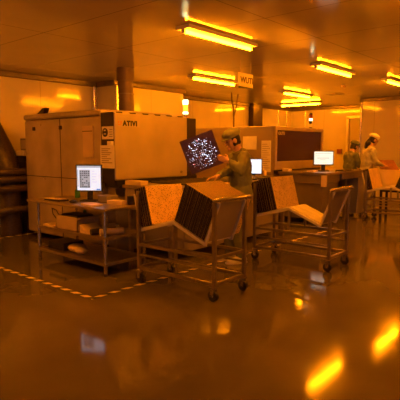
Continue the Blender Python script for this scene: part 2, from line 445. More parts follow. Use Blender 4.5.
# light side cabinet
MB().box((mx+.005, my, 1.0), (5.48, 5.25, 1.90)).build('side_cabinet', M_SIDE, t, bevel=.018, seg=3)
for k in range(6): MB().box((4.10+k*.235, my-.004, 1.888), (4.20+k*.235, my+.03, 1.904)).build('top_hinge', M_DARK, t)
MB().box((5.48, my+.03, .98), (5.72, 7.1, 1.89)).build('end_module', M_DARK, t, bevel=.012)
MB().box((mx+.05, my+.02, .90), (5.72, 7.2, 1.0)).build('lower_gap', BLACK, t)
MB().box((mx+.10, my+.12, .0), (5.72, 5.26, .90)).build('base_cabinet', M_END, t)
MB().cyl((5.34, my-.012, 1.07), (5.34, my, 1.07), .02, n=12).build('panel_knob', GREY, t)
lg = MB().box((4.115, my-.004, 1.715), (4.50, my, 1.795)).build('logo_plate', mat('logo plate', (.50, .45, .40), .4), t)
b = MB().box((4.125, my-.008, 1.73), (4.17, my-.004, 1.745)); b.box((4.125, my-.008, 1.76), (4.14, my-.004, 1.785)); b.box((4.165, my-.008, 1.752), (4.185, my-.004, 1.785))
b.build('logo_mark', mat('orange logo mark', (.6, .25, .05), .5), lg)
lettering('ATIVI', .088, (1,0,0), (0,0,1), (4.205, my-.006, 1.728), INK, lg, bold=.006, spacing=1.22)
signal_tower(t, 5.72-.06, my+.20, 1.89, 'lit')

# exhaust duct rising from the machine to the ceiling
du = thing('exhaust_duct', 'brown round exhaust duct rising from the light machine to the ceiling', 'duct', (5.585, 6.5, 1.956))
b = MB().cyl((5.60, 6.5, 1.9), (5.575, 6.5, 2.62), .135, .128, n=24); b.build('duct_pipe', mat('brown duct', (.17, .115, .085), .45, .3, var=.2), du)
MB().cyl((5.575, 6.5, 2.58), (5.575, 6.5, H-.002), .15, n=24).build('duct_collar', mat('brown duct', (.17, .115, .085)), du)
for zz in (2.05, 2.35): MB().cyl((5.59, 6.5, zz), (5.59, 6.5, zz+.02), .141, n=24).build('duct_clamp', ALU, du)

# conveyor in front of the nearest machine
cx, cy = 4.16, 3.98
t = thing('conveyor_table', 'metal roller conveyor with closed side panel behind the nearest cart', 'conveyor', (cx, cy, 0))
MB().box((cx, cy, .90), (6.9, 4.95, .945)).build('worktop', STEEL, t, bevel=.006)
MB().box((cx+.03, cy+.03, .62), (6.86, 4.93, .90)).build('upper_panel', M_SIDE, t, bevel=.006)
MB().box((cx+.28, cy+.10, .10), (6.7, 4.85, .62)).build('lower_cabinet', M_END, t, bevel=.006)
for x in (cx+.08, 6.8):
    for y in (cy+.08, 4.88):
        MB().bar((x, y, 0), (x, y, .62), .05).build('leg', STEEL, t)
for k in range(14):
    MB().cyl((cx+.45+k*.16, cy+.1, .955), (cx+.45+k*.16, 4.85, .955), .02, n=10).build('roller', RUBBER, t)
o = MB().box((4.19, 4.62, .945), (4.33, 4.93, 1.0)).build('parts_box', ORANGE, origin=(4.26, 4.78, .945), bevel=.006)
tag(o, 'shallow amber box on the conveyor end below the notice sheet', 'box')
for k, (x, y, w_, h_, a, lab) in enumerate(((4.24, 4.36, .10, .07, 10, 'small loose white sheet on the conveyor behind the nearest cart'), (4.30, 4.18, .09, .12, -15, 'crumpled white cloth on the conveyor nearest the lit copper board'))):
    ca, sa = math.cos(R(a)), math.sin(R(a))
    b = MB().obox((x, y, .953+.004*k), (w_*ca, w_*sa, 0), (-h_*sa, h_*ca, 0), (0, 0, .007+.006*k))
    tag(b.build(('paper_sheet', 'cleaning_cloth')[k], PAPER, origin=(x, y, .946), bevel=.006), lab, ('paper', 'cloth')[k])

# ---------------------------------------------------------------- second machine
nx, ny = 8.0, 5.0
t = thing('windowed_machine', 'dark brown processing machine with a wide dark window and a signal light on top', 'machine', (nx, ny, 0))
MB().box((nx, ny+.02, .08), (9.98, 7.25, 1.86)).build('cabinet', mat('brown machine panel', (.36, .30, .26), .36, .15, var=.08, scale=2), t, bevel=.02, seg=3)
b = MB()
b.box((nx-.01, ny-.04, 1.0), (nx+.07, ny+.02, 1.85)); b.box((9.93, ny-.04, 1.0), (10.0, ny+.02, 1.85))
b.box((nx+.07, ny-.04, 1.775), (9.93, ny+.02, 1.85)); b.box((nx+.07, ny-.04, 1.0), (9.93, ny+.02, 1.17))
b.build('window_frame', mat('tan window frame', (.34, .27, .20), .38, .15, var=.08), t, bevel=.008)
MB().box((nx+.07, ny-.015, 1.17), (9.93, ny+.018, 1.775)).build('window', GLASS_D, t)
lettering('OLITE', .085, (1,0,0), (0,0,1), (8.13, ny-.0165, 1.69), LOGO, t, bold=.002, spacing=1.1)
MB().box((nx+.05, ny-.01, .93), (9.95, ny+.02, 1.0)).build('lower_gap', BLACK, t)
n1 = MB().box((nx-.006, 5.40, 1.40), (nx, 5.73, 1.665)).build('notice_sheet', PAPER, t); n1['label'] = 'landscape paper notice'
n2 = MB().box((nx-.006, 5.06, .96), (nx, 5.28, 1.575)).build('notice_sheet', PAPER, t); n2['label'] = 'tall paper notice'
b = MB()
for k in range(12):
    b.box((nx-.008, 5.26-.03*(k % 3)-.12, 1.50-.042*k), (nx-.006, 5.26, 1.508-.042*k))
b.build('notice_text', FADED, n2)
signal_tower(t, 9.70, 5.12, 1.86, 'unlit')

# conveyor in front of the second machine
vx, vy = 8.12, 3.97
t = thing('conveyor_table', 'long metal conveyor with closed end panel in front of the windowed machine', 'conveyor', (vx, vy, 0))
MB().box((vx-.02, vy-.03, .93), (10.05, 4.96, .975)).build('worktop', STEEL, t, bevel=.006)
MB().box((vx, vy+.05, .78), (8.85, 4.94, .93)).build('upper_panel', M_CONV, t, bevel=.005)
MB().box((vx+.012, vy+.05, .10), (8.80, 4.94, .772)).build('lower_panel', M_CONV, t, bevel=.005)
MB().box((vx-.012, vy+.05, .772), (vx+.02, 4.94, .785)).build('seam_strip', STEEL_B, t)
MB().box((vx-.02, vy-.02, .72), (vx+.05, vy+.07, .93)).build('corner_bracket', ORANGE, t, bevel=.006)
MB().box((8.85, vy, .82), (10.0, vy+.10, .93)).build('front_rail', STEEL, t, bevel=.005)
MB().box((9.68, vy+.02, .06), (9.98, 4.9, .82)).build('pedestal', M_SIDE, t, bevel=.006)
for x in (9.1, 9.95): MB().bar((x, vy+.05, 0), (x, vy+.05, .82), .05).build('leg', STEEL, t)
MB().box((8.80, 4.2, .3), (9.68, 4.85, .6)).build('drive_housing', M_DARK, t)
for k in range(4): MB().cyl((8.55+.38*k, vy-.025, .99), (8.55+.38*k, vy+.01, .99), .012, n=8).build('indicator_stud', STEEL_B, t)
o = MB().box((8.16, 4.76, .975), (8.30, 4.90, 1.03)).build('parts_box', ORANGE, origin=(8.2, 4.8, .975), bevel=.01)
tag(o, 'small amber box on the conveyor end below the windowed machine', 'box')
o = MB().box((8.25, 4.28, .975), (8.45, 4.42, 1.005)).build('parts_box', ORANGE, origin=(8.35, 4.35, .975), bevel=.01)
tag(o, 'flat amber box left of the monitor on the far conveyor', 'box')
o = MB().box((8.95, 3.99, .975), (9.45, 4.16, .998)).build('keyboard', BLACK, origin=(9.2, 4.08, .975), bevel=.004)
tag(o, 'black keyboard on the conveyor right of the far monitor', 'keyboard')

# ---------------------------------------------------------------- monitors
def monitor(loc, yaw, w, h, zc, label, bright, group=None, pattern=None, tiltcol=(.56, .70, .86)):
    """yaw: heading the screen faces; loc on the support, zc the screen's centre above it"""
    t = thing('monitor', label, 'monitor', loc, group)
    n = Vector((math.cos(yaw), math.sin(yaw), 0)); r = Vector((0,0,1)).cross(n); u = Vector((0,0,1))
    L = Vector(loc); c = L + u*zc
    cs = MB().obox(c - n*.022, r*(w/2+.014), u*(h/2+.016), n*.02).build('casing', BLACK, t, bevel=.006)
    sc = MB().obox(c - n*.0008, r*w/2, u*h/2, n*.0015).build('screen', emit('screen glow %.2f' % bright, tiltcol, bright*.27), t)
    if pattern:
        dk = emit('screen grey', (.05, .06, .07), .27); md = emit('screen mid grey', (.28, .33, .38), .27); bl = emit('screen blue', (.06, .18, .5), .27)
        f = c + n*.0012
        b = MB()
        def q(x0, x1, y0, y1, mi): b.obox(f + r*((x0+x1)/2-.5)*w + u*((y0+y1)/2-.5)*h, r*(x1-x0)/2*w, u*(y1-y0)/2*h, n*.0004, mi)
        q(.10, .55, .10, .84, 1)
        rr = random.Random(3)
        f = c + n*.0018
        for i in range(5):
            for j in range(9):
                if 2 < j < 6 and i == 4: continue
                x = .12+.086*i; y = .12+.078*j
                if rr.random() < .85: q(x, x+.05+.02*rr.random(), y, y+.04+.02*rr.random(), 0)
        q(0, 1, .93, .99, 1); q(.82, .98, .015, .07, 2); q(.02, .05, .15, .85, 1)
        for j in range(5): q(.64, .64+.1+.16*rr.random(), .34+.11*j, .35+.11*j, 1)
        b.build('screen_image', [dk, md, bl], sc)
    elif pattern is None:
        md = emit('screen pale teal', (.25, .45, .45), .27)
        f = c + n*.0012; b = MB()
        for x0, x1, y0, y1 in ((.05, .95, .84, .88), (.15, .8, .46, .52), (.3, .6, .34, .38), (.06, .3, .7, .72)):
            b.obox(f + r*((x0+x1)/2-.5)*w + u*((y0+y1)/2-.5)*h, r*(x1-x0)/2*w, u*(y1-y0)/2*h, n*.0004)
        b.build('screen_image', md, sc)
    MB().obox(L + u*(zc-h/2)*.5 - n*.035, r*.035, u*((zc-h/2)*.5+.03), n*.012).build('stand_neck', BLACK, t, bevel=.004)
    MB().obox(L + u*.008 - n*.03, r*.11, n*.085, u*.008).build('stand_base', BLACK, t, bevel=.005)
    return t
TH = .765
monitor((3.63, 4.955, TH), R(214), .305, .305, .29, 'lit monitor with a grey picture on screen, on the steel work table', 1.05, pattern='image')
monitor((7.40, 5.06, .90), R(206), .30, .26, .19, 'lit white monitor partly hidden behind the worker with the perforated panel', 1.5, pattern=0)
monitor((8.75, 4.32, .975), R(214), .36, .25, .26, 'lit white monitor on the far conveyor under the dark machine window', 1.15, tiltcol=(.55, .72, .66))
# operator desk that carries the second monitor
t = thing('operator_desk', 'small dark operator desk under the monitor behind the worker', 'desk', (7.45, 5.1, 0))
MB().box((7.15, 4.99, .87), (7.94, 5.5, .90)).build('desk_top', STEEL, t, bevel=.005)
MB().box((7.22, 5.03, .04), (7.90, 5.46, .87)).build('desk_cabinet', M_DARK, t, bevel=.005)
o = MB().box((7.70, 5.02, .90), (7.80, 5.10, 1.0)).build('tape_roll_box', ORANGE, origin=(7.75, 5.06, .90), bevel=.01)
tag(o, 'small amber carton on the operator desk beside the tall paper notice', 'box')

# ---------------------------------------------------------------- steel work table
tx0, tx1, ty0, ty1 = 3.27, 3.89, 4.20, 5.60
t = thing('work_table', 'three-tier stainless steel work table in front of the light machine', 'table', (3.58, 4.9, 0))
MB().box((tx0-.02, ty0-.04, TH-.035), (tx1+.02, ty1+.20, TH)).build('table_top', STEEL, t, bevel=.008)
def shelf(z, nm):
    b = MB().box((tx0+.02, ty0+.02, z-.02), (tx1-.02, ty1-.02, z))
    b.bar((tx0+.02, ty0, z-.01), (tx0+.02, ty1, z-.01), .03, .035); b.bar((tx1-.02, ty0, z-.01), (tx1-.02, ty1, z-.01), .03, .035)
    b.bar((tx0, ty0+.02, z-.01), (tx1, ty0+.02, z-.01), .03, .035); b.bar((tx0, ty1-.02, z-.01), (tx1, ty1-.02, z-.01), .03, .035)
    b.build(nm, STEEL, t)
shelf(.43, 'shelf'); shelf(.14, 'shelf')
for x in (tx0+.02, tx1-.02):
    for y in (ty0+.02, ty1-.02):
        l = MB().cyl((x, y, .03), (x, y, TH-.035), .021, n=14).build('leg', STEEL_B, t)
        MB().cyl((x, y, 0), (x, y, .035), .026, .016, n=12).build('foot', RUBBER, l)
# things on the table top
o = MB().box((3.34, 5.18, TH), (3.48, 5.52, TH+.022)).build('keyboard', BLACK, origin=(3.41, 5.35, TH), bevel=.004)
tag(o, 'black keyboard on the left end of the steel work table', 'keyboard')
o = MB().ell((3.40, 4.97, TH+.016), (.05, .032, .018)).build('computer_mouse', BLACK, origin=(3.40, 4.97, TH)); tag(o, 'black mouse in front of the monitor on the steel work table', 'mouse')
def sheet(x, y, z, w_, h_, a, th, label, m=PAPER, nm='paper_sheet', cat='paper', dz=0):
    ca, sa = math.cos(R(a)), math.sin(R(a))
    o = MB().obox((x, y, z+th/2), (w_/2*ca, w_/2*sa, 0), (-h_/2*sa, h_/2*ca, dz), (0, 0, th/2)).build(nm, m, origin=(x, y, z), bevel=min(.004, th*.3))
    return tag(o, label, cat)
sheet(3.40, 5.36, TH+.022, .13, .26, 6, .008, 'folded amber paper lying on the keyboard of the steel work table', ORANGE)
sheet(3.37, 4.56, TH, .16, .26, -12, .022, 'stack of amber papers on the front edge of the steel work table', ORANGE, nm='paper_stack')
sheet(3.66, 4.44, TH, .12, .24, 8, .045, 'amber box lying on the right end of the steel work table', ORANGE, nm='small_box', cat='box')
o = MB().box((3.62, 4.60, TH), (3.80, 4.78, TH+.09)).build('instrument', GREY, origin=(3.7, 4.7, TH), bevel=.01); tag(o, 'small dark instrument right of the monitor on the steel work table', 'instrument')
b = MB().cyl((3.74, 4.29, TH), (3.74, 4.29, TH+.10), .045, .05, n=16); tag(b.build('cup', M_DARK, origin=(3.74, 4.29, TH)), 'dark cup on the right end of the steel work table', 'cup')
def bottle(x, y, z, h, label):  # bottle shapes stand in for a thin green streak
    t2 = thing('stand_in_bottle', label, 'bottle', (x, y, z))
    MB().tube([(x,y,z),(x,y,z+.01),(x,y,z+h*.6),(x,y,z+h*.75),(x,y,z+h*.8)], [.03,.036,.036,.018,.014], 14).build('bottle_body', GREENP, t2)
    MB().cyl((x,y,z+h*.8),(x,y,z+h), .016, n=10).build('bottle_cap', GREENP, t2)
bottle(3.78, 5.42, TH, .16, 'small green stand-in bottle at the back left of the steel work table top')
bottle(3.76, 5.24, .43, .24, 'green stand-in bottle on the middle shelf behind the tan carton')
# middle shelf
t2 = thing('carton', 'tan open carton on the middle shelf of the steel work table', 'carton', (3.46, 5.0, .43))
b = MB(); x0, x1, y0, y1, z0, z1 = 3.33, 3.66, 4.80, 5.24, .43, .60; w_ = .008
b.box((x0,y0,z0),(x1,y1,z0+w_)); b.box((x0,y0,z0),(x0+w_,y1,z1)); b.box((x1-w_,y0,z0),(x1,y1,z1)); b.box((x0,y0,z0),(x1,y0+w_,z1)); b.box((x0,y1-w_,z0),(x1,y1,z1))
b.build('carton_body', CARD, t2)
MB().obox(((x0+x1)/2, y0-.03, z1-.012), ((x1-x0)/2, 0, 0), (0, .035, -.012), (0, .001, .003)).build('carton_flap', CARD, t2)
o = MB().box((3.36, 4.84, .44), (3.62, 5.2, .62)).build('folded_cloth', BLACK, origin=(3.5, 5.0, .44), bevel=.03); tag(o, 'black folded cloth packed in the tan carton', 'cloth')
sheet(3.42, 5.42, .43, .2, .22, 5, .03, 'stack of amber papers at the left end of the middle shelf', ORANGE, nm='paper_stack')
b = MB().cyl((3.36, 4.40, .47), (3.62, 4.30, .47), .04, n=18); tag(b.build('paper_roll', ORANGE, origin=(3.5, 4.35, .43)), 'amber paper roll on the right end of the middle shelf', 'roll')
b = MB().cyl((3.32, 4.52, .465), (3.62, 4.44, .465), .035, n=18); tag(b.build('film_roll', RUBBER, origin=(3.5, 4.48, .43)), 'black film roll between the amber roll and the wedge on the middle shelf', 'roll')
b = MB().add([(3.31,4.72,.43),(3.31,4.56,.43),(3.31,4.72,.53),(3.55,4.72,.43),(3.55,4.56,.43),(3.55,4.72,.53)], [(0,1,2),(5,4,3),(0,3,4,1),(1,4,5,2),(2,5,3,0)])
tag(b.build('wedge_block', ORANGE, origin=(3.43, 4.64, .43)), 'amber wedge right of the tan carton on the middle shelf', 'wedge')
b = MB().ell((3.66, 4.58, .475), (.11, .10, .045)); tag(b.build('crumpled_bag', PAPER, origin=(3.66, 4.58, .43)), 'crumpled pale bag behind the rolls on the middle shelf', 'bag')
b = MB().tube([(3.5, 5.27, .435), (3.40, 5.30, .50), (3.36, 5.36, .60), (3.40, 5.44, .66), (3.5, 5.50, .62), (3.6, 5.52, .45)], .006, 8)
tag(b.build('power_cord', BLACK, origin=(3.5, 5.3, .43)), 'thin black cord looping above the middle shelf', 'cord')
# bottom shelf
b = MB().ell((3.45, 4.98, .195), (.10, .15, .055)); b.ell((3.42, 4.86, .185), (.08, .08, .045))
tag(b.build('plastic_bag', TAN, origin=(3.45, 4.95, .14)), 'crumpled pale plastic bag on the bottom shelf', 'bag')
o = MB().box((3.36, 5.14, .14), (3.66, 5.5, .24)).build('storage_case', BLACK, origin=(3.5, 5.32, .14), bevel=.012); tag(o, 'low black case on the left end of the bottom shelf', 'case')

# ---------------------------------------------------------------- rack carts
A_R, A_L = R(22), R(15)
APEX = Vector((0, .57, .71))
def slope_pt(side, d, h=0):
    """point d along the slope from the apex, h square to it (x = 0)"""
    if side == 'R': return APEX + d*Vector((0, -math.cos(A_R), -math.sin(A_R))) + h*Vector((0, -math.sin(A_R), math.cos(A_R)))
    return APEX + d*Vector((0, math.cos(A_L), -math.sin(A_L))) + h*Vector((0, math.sin(A_L), math.cos(A_L)))
W = .51; LN = 1.07
def make_cart(loc, label):
    t = thing('panel_cart', label, 'cart', loc, 'steel rack carts for circuit boards', local=True)
    for x in (.018, W-.018):
        MB().bar((x, .018, .13), (x, .018, .93), .036).build('post', STEEL, t, bevel=.004)
        MB().bar((x, LN-.018, .13), (x, LN-.018, .98 if x < .1 else .55), .036).build('post', STEEL, t, bevel=.004)
    b = MB()
    for x in (.018, W-.018): b.bar((x, .036, .16), (x, LN-.036, .16), .034)
    for y in (.018, LN-.018): b.bar((.036, y, .16), (W-.036, y, .16), .034)
    b.build('base_frame', STEEL, t, bevel=.003)
    b = MB()
    for x in (.018, W-.018): b.bar((x, .036, .41), (x, LN-.036, .41), .03)
    for y in (.018, LN-.018): b.bar((.036, y, .41), (W-.036, y, .41), .03)
    b.build('middle_frame', STEEL, t, bevel=.003)
    for x in (.018, W-.018): MB().bar((x, .036, .30), (x, LN-.036, .30), .02).build('side_rail', STEEL, t, bevel=.003)
    b = MB().tube([(-.03, .0, .945), (-.02, -.012, .952), (.02, -.016, .955), (W-.02, -.016, .955), (W+.02, -.012, .952), (W+.05, 0, .945)], .021, 12)
    b.build('handle_bar', STEEL_B, t)
    # sloping tray: light edge bars and a ribbed bed
    for side, d1 in (('R', .46), ('L', .50)):
        for x in (.05, W-.05):
            p = slope_pt(side, 0, -.02); q = slope_pt(side, d1, -.02); p.x = q.x = x
            MB().bar(p, q, .022, .034).build('tray_bar', ALU_L, t, bevel=.003)
        b = MB(); n = 16
        c0 = slope_pt(side, d1/2, -.006); ax = (slope_pt(side, d1/2) - slope_pt(side, 0)); hn = slope_pt(side, 0, 1) - APEX
        c0.x = W/2; b.obox(c0, (W/2-.065, 0, 0), ax*.98, hn*.004)
        for k in range(n):
            c1 = slope_pt(side, (k+.5)*d1/n, .0); c1.x = W/2
            b.obox(c1, (W/2-.065, 0, 0), ax.normalized()*d1/n*.28, hn*.006)
        b.build('ribbed_tray', TRAY, t)
        MB().bar((.05, APEX.y, APEX.z-.05), (W-.05, APEX.y, APEX.z-.05), .03).build('apex_bar', STEEL, t) if side == 'R' else None
        # back plate at the low end
        hgt = .42 if side == 'R' else .37
        e = slope_pt(side, d1-.012, hgt/2); e.x = W/2
        b = MB().obox(e, (W/2-.055, 0, 0), ax.normalized()*.006, hn*hgt/2)
        b.build('back_plate', PLATE, t, bevel=.003)
        for x in (.052, W-.052):
            p = slope_pt(side, d1-.002, -.03); q = slope_pt(side, d1-.002, hgt); p.x = q.x = x
            MB().bar(p, q, .018, .026).build('plate_edge', ALU_L, t)
    # uprights that carry the apex
    for x in (.05, W-.05): MB().bar((x, APEX.y, .42), (x, APEX.y, .66), .026).build('apex_post', STEEL, t)
    for x in (.018, W-.018):
        for y in (.03, LN-.03):
            c = MB().box((x-.03, y-.03, .122), (x+.03, y+.03, .142)).build('caster', STEEL_B, t, bevel=.003)
            b = MB().box((x-.026, y-.022, .045), (x-.019, y+.022, .125)); b.box((x+.019, y-.022, .045), (x+.026, y+.022, .125)); b.cyl((x-.03, y, .052), (x+.03, y, .052), .009, n=8)
            b.build('caster_fork', STEEL_B, c, origin=(0,0,0))
            b = MB().cyl((x-.016, y, .052), (x+.016, y, .052), .052, n=22)
            b.build('caster_wheel', RUBBER, c, origin=(0,0,0))
    return t
CARTS = [(3.37, 2.72, 0), (5.08, 2.40, 0), (9.38, 2.66, 0)]
cart = make_cart(CARTS[0], 'steel rack cart nearest the camera with a thick board stack on its right')
for loc, lab in ((CARTS[1], 'steel rack cart with an empty ribbed right tray, second from the camera'), (CARTS[2], 'steel rack cart in front of the two far workers at the right edge')):
    c = copy_tree(cart); c.location = loc; c['label'] = lab

BW, BH, BT = .555, .405, .0122
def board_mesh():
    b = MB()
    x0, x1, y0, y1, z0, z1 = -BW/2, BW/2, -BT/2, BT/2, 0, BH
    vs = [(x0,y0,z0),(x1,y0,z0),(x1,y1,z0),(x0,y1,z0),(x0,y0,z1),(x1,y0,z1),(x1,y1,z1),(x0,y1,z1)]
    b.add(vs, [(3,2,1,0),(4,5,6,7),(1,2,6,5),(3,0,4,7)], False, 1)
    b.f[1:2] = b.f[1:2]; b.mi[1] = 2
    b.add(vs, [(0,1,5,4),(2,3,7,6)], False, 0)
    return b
proto = None
def put_board(cartloc, side, d, label, group=None, face=COPPER):
    global proto
    if proto is None:
        proto = board_mesh().build('circuit_board', [COPPER, EDGE, EDGE_LIT], origin=(0,0,0)); o = proto
    else:
        o = proto.copy(); COL.objects.link(o)
    p = slope_pt(side, d, .010) + Vector(cartloc)
    o.location = (p.x + .320 + random.uniform(-.003, .003), p.y, p.z)
    o.rotation_euler.x = A_R if side == 'R' else -A_L
    o['label'] = label; o['category'] = 'circuit board'
    if group: o['group'] = group
    elif 'group' in o: del o['group']
    return o
def stack(ci, side, d0, d1, pitch, inner, label, group):
    n = int((d1-d0)/pitch)
    for k in range(n+1):
        put_board(CARTS[ci], side, d0 + k*pitch, inner if k == 0 else label, None if k == 0 else group)
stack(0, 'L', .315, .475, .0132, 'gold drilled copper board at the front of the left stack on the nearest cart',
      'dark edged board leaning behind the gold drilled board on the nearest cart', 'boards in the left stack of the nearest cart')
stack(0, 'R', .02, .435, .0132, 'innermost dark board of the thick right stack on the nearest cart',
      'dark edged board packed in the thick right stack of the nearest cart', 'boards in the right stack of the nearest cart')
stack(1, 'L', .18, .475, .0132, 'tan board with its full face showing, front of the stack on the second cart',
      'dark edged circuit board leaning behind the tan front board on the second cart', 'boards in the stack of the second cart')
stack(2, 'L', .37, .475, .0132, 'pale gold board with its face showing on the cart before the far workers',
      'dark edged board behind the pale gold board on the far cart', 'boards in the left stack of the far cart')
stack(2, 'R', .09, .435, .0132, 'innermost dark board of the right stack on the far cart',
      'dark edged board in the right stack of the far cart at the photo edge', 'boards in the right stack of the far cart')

# ---------------------------------------------------------------- hazard tape on the floor
w_ = .05
b = MB()
b.box((2.68, 3.66, .0005), (7.9, 3.66+w_, .0025)); b.box((2.68, 3.66+w_, .0005), (2.68+w_, 7.6, .0025))
tag(b.build('floor_tape', TAPE, origin=(2.7, 3.7, 0)), 'black and yellow striped hazard tape in an L on the floor around the work table', 'floor tape')
b = MB().box((3.2, 7.31, .0005), (4.3, 7.36, .0025))
tag(b.build('floor_tape', TAPE, origin=(3.7, 7.33, 0)), 'short striped hazard tape on the dark floor at the far left', 'floor tape')

# ---------------------------------------------------------------- hoses and unit at the far left
def hose(pts, r, label, nseg=90):
    from mathutils.geometry import interpolate_bezier
    P = [Vector(p) for p in pts]; out = []
    for i in range(len(P)-1):
        p0 = P[max(i-1,0)]; p1 = P[i]; p2 = P[i+1]; p3 = P[min(i+2,len(P)-1)]
        n = max(4, int((p2-p1).length/.017))
        for k in range(n):
            s = k/n
            out.append(.5*((2*p1) + (p2-p0)*s + (2*p0-5*p1+4*p2-p3)*s*s + (3*p1-p0-3*p2+p3)*s**3))
    out.append(P[-1])
    rs = [r*(1+(.045 if r > .1 else .09)*(1 if k % 2 else -1)) for k in range(len(out))]
    o = MB().tube(out, rs, 18).build('flexible_hose', HOSE, origin=out[0]); tag(o, label, 'hose', 'corrugated black hoses left of the light machine')
hose([(3.90, 8.14, 1.90), (3.92, 7.90, 1.60), (3.94, 7.66, 1.30), (3.95, 7.575, 1.0), (3.95, 7.56, .5), (3.95, 7.56, .0)], .17, 'thick black hose slanting down from the upper left edge beside the machine')
for z0, z1, z2, lab in ((1.06, 1.05, 1.05, 'topmost horizontal black hose beside the thick slanting hose at the left edge'),
    (.90, .90, .93, 'second horizontal black hose from the top at the left edge'),
    (.74, .73, .78, 'third horizontal black hose from the top at the left edge'),
    (.38, .28, .44, 'lowest black hose sagging near the floor at the left edge')):
    hose([(3.66, 8.28, z0), (3.66, 7.85, z1), (3.68, 7.45, (z1+z2)/2), (3.80, 7.295, z2), (4.12, 7.29, z2)], .055, lab)
t = thing('pump_unit', 'dark pump cabinet with a pale top behind the hoses at the far left', 'cabinet', (4.4, 7.9, 0))
MB().box((4.16, 7.42, 0), (4.9, 8.26, 1.20)).build('unit_body', M_DARK, t, bevel=.012)
MB().box((4.18, 7.45, 1.20), (4.88, 8.26, 1.30)).build('unit_band', BLACK, t)
MB().box((4.12, 7.40, 1.30), (4.9, 8.28, 1.385)).build('unit_top', LAMPBODY, t, bevel=.01)
t2 = thing('control_box', 'small framed control box standing on the pale cabinet top at the far left', 'control box', (4.50, 7.9, 1.385))
MB().box((4.42, 7.78, 1.385), (4.56, 8.02, 1.60)).build('box_body', GREY, t2, bevel=.008)
MB().box((4.414, 7.81, 1.415), (4.42, 7.99, 1.57)).build('box_panel', M_END, t2)

# ---------------------------------------------------------------- people
def remesh(o, vox, smooth=4):
    m = o.modifiers.new('fuse', 'REMESH'); m.mode = 'VOXEL'; m.voxel_size = vox; m.use_smooth_shade = True
    if smooth:
        s = o.modifiers.new('smooth', 'SMOOTH'); s.iterations = smooth; s.factor = .5
    return o
WRK = bpy.data.textures.new('folds', 'CLOUDS'); WRK.noise_scale = .085; WRK.noise_depth = 2
def folds(o, k=.02):
    d = o.modifiers.new('folds', 'DISPLACE'); d.texture = WRK; d.strength = k; d.mid_level = .5; d.texture_coords = 'LOCAL'
    return o
def rotm(ax, a): return Matrix.Rotation(a, 3, ax)
def frame(fwd, upish):
    f = Vector(fwd).normalized(); s = Vector(upish).cross(f).normalized(); u = f.cross(s)
    return Matrix((f, s, u)).transposed()

def head(mb, c, rot):
    """shaped head, c = centre, rot columns = forward, left, up"""
    def fn(p, d):
        x, y, z = p
        if d.z < -.1:                                # jaw narrows towards the chin
            k = (-d.z-.1)/.9
            y *= 1-.42*k; x = x*(1-.22*k) + .016*k
        if d.x > .55 and abs(d.y) < .5: x -= .006    # flatter face
        return Vector((x, y, z))
    c = Vector(c)
    mb.ell(c, (.094, .075, .112), rot, 22, 16, fn)
    P = lambda x, y, z: c + rot @ Vector((x, y, z))
    mb.limb([(P(.090, 0, .012), .009), (P(.106, 0, -.022), .0135)], 8)      # nose
    mb.ell(P(.088, 0, -.058), (.012, .024, .010), rot, 10, 8)               # lips
    mb.ell(P(.078, 0, -.092), (.022, .026, .018), rot, 10, 8)               # chin
    mb.ell(P(.078, .030, .026), (.014, .026, .009), rot, 10, 6); mb.ell(P(.078, -.030, .026), (.014, .026, .009), rot, 10, 6)
    for s in (-1, 1): mb.ell(P(-.005, s*.078, -.008), (.024, .012, .034), rot, 10, 8)
def face_parts(body, c, rot):
    c = Vector(c)
    for s in (-1, 1):
        MB().ell(c + rot @ Vector((.082, s*.031, .006)), (.009, .014, .006), rot, 10, 6).build('eye', INK, body)
        MB().limb([(c + rot @ Vector((.092, s*.016, .026)), .004), (c + rot @ Vector((.080, s*.050, .028)), .0035)], 6).build('eyebrow', HAIR, body)

def hand(mb, wrist, d, side, palm_n, curls, spread=.16, thumb=1):
    """d: wrist-to-fingers, side: towards the thumb, palm_n: out of the palm; curls per finger"""
    wrist = Vector(wrist); d = Vector(d).normalized(); pn = Vector(palm_n); pn = (pn - pn.dot(d)*d).normalized()
    sd = d.cross(pn); sd = sd if sd.dot(Vector(side)) > 0 else -sd
    mb.limb([(wrist, .026), (wrist + d*.03, .028)], 10)
    M = Matrix((d, sd, pn)).transposed()
    mb.ell(wrist + d*.055, (.052, .040, .016), M, 14, 10)
    for k, ln in enumerate((.072, .080, .074, .058)):
        off = (.028 - .0187*k)
        base = wrist + d*.088 + sd*off - d*abs(off-.009)*.25
        a = curls[k]; fd = (d + sd*off*spread*14*.12).normalized()
        p1 = base + fd*ln*.45
        d2 = (fd*math.cos(a) + pn*math.sin(a)); p2 = p1 + d2*ln*.32
        d3 = (fd*math.cos(2*a) + pn*math.sin(2*a)); p3 = p2 + d3*ln*.25
        mb.limb([(base - fd*.02, .0095), (p1, .0088), (p2, .0082), (p3, .0072)], 8)
    b0 = wrist + d*.025 + sd*.026
    t1 = b0 + (d*.55 + sd*.7*thumb + pn*.35).normalized()*.042
    t2 = t1 + (d*.85 + sd*.15 + pn*.5).normalized()*.032
    mb.limb([(b0 - sd*.01, .013), (t1, .0105), (t2, .0085)], 8)

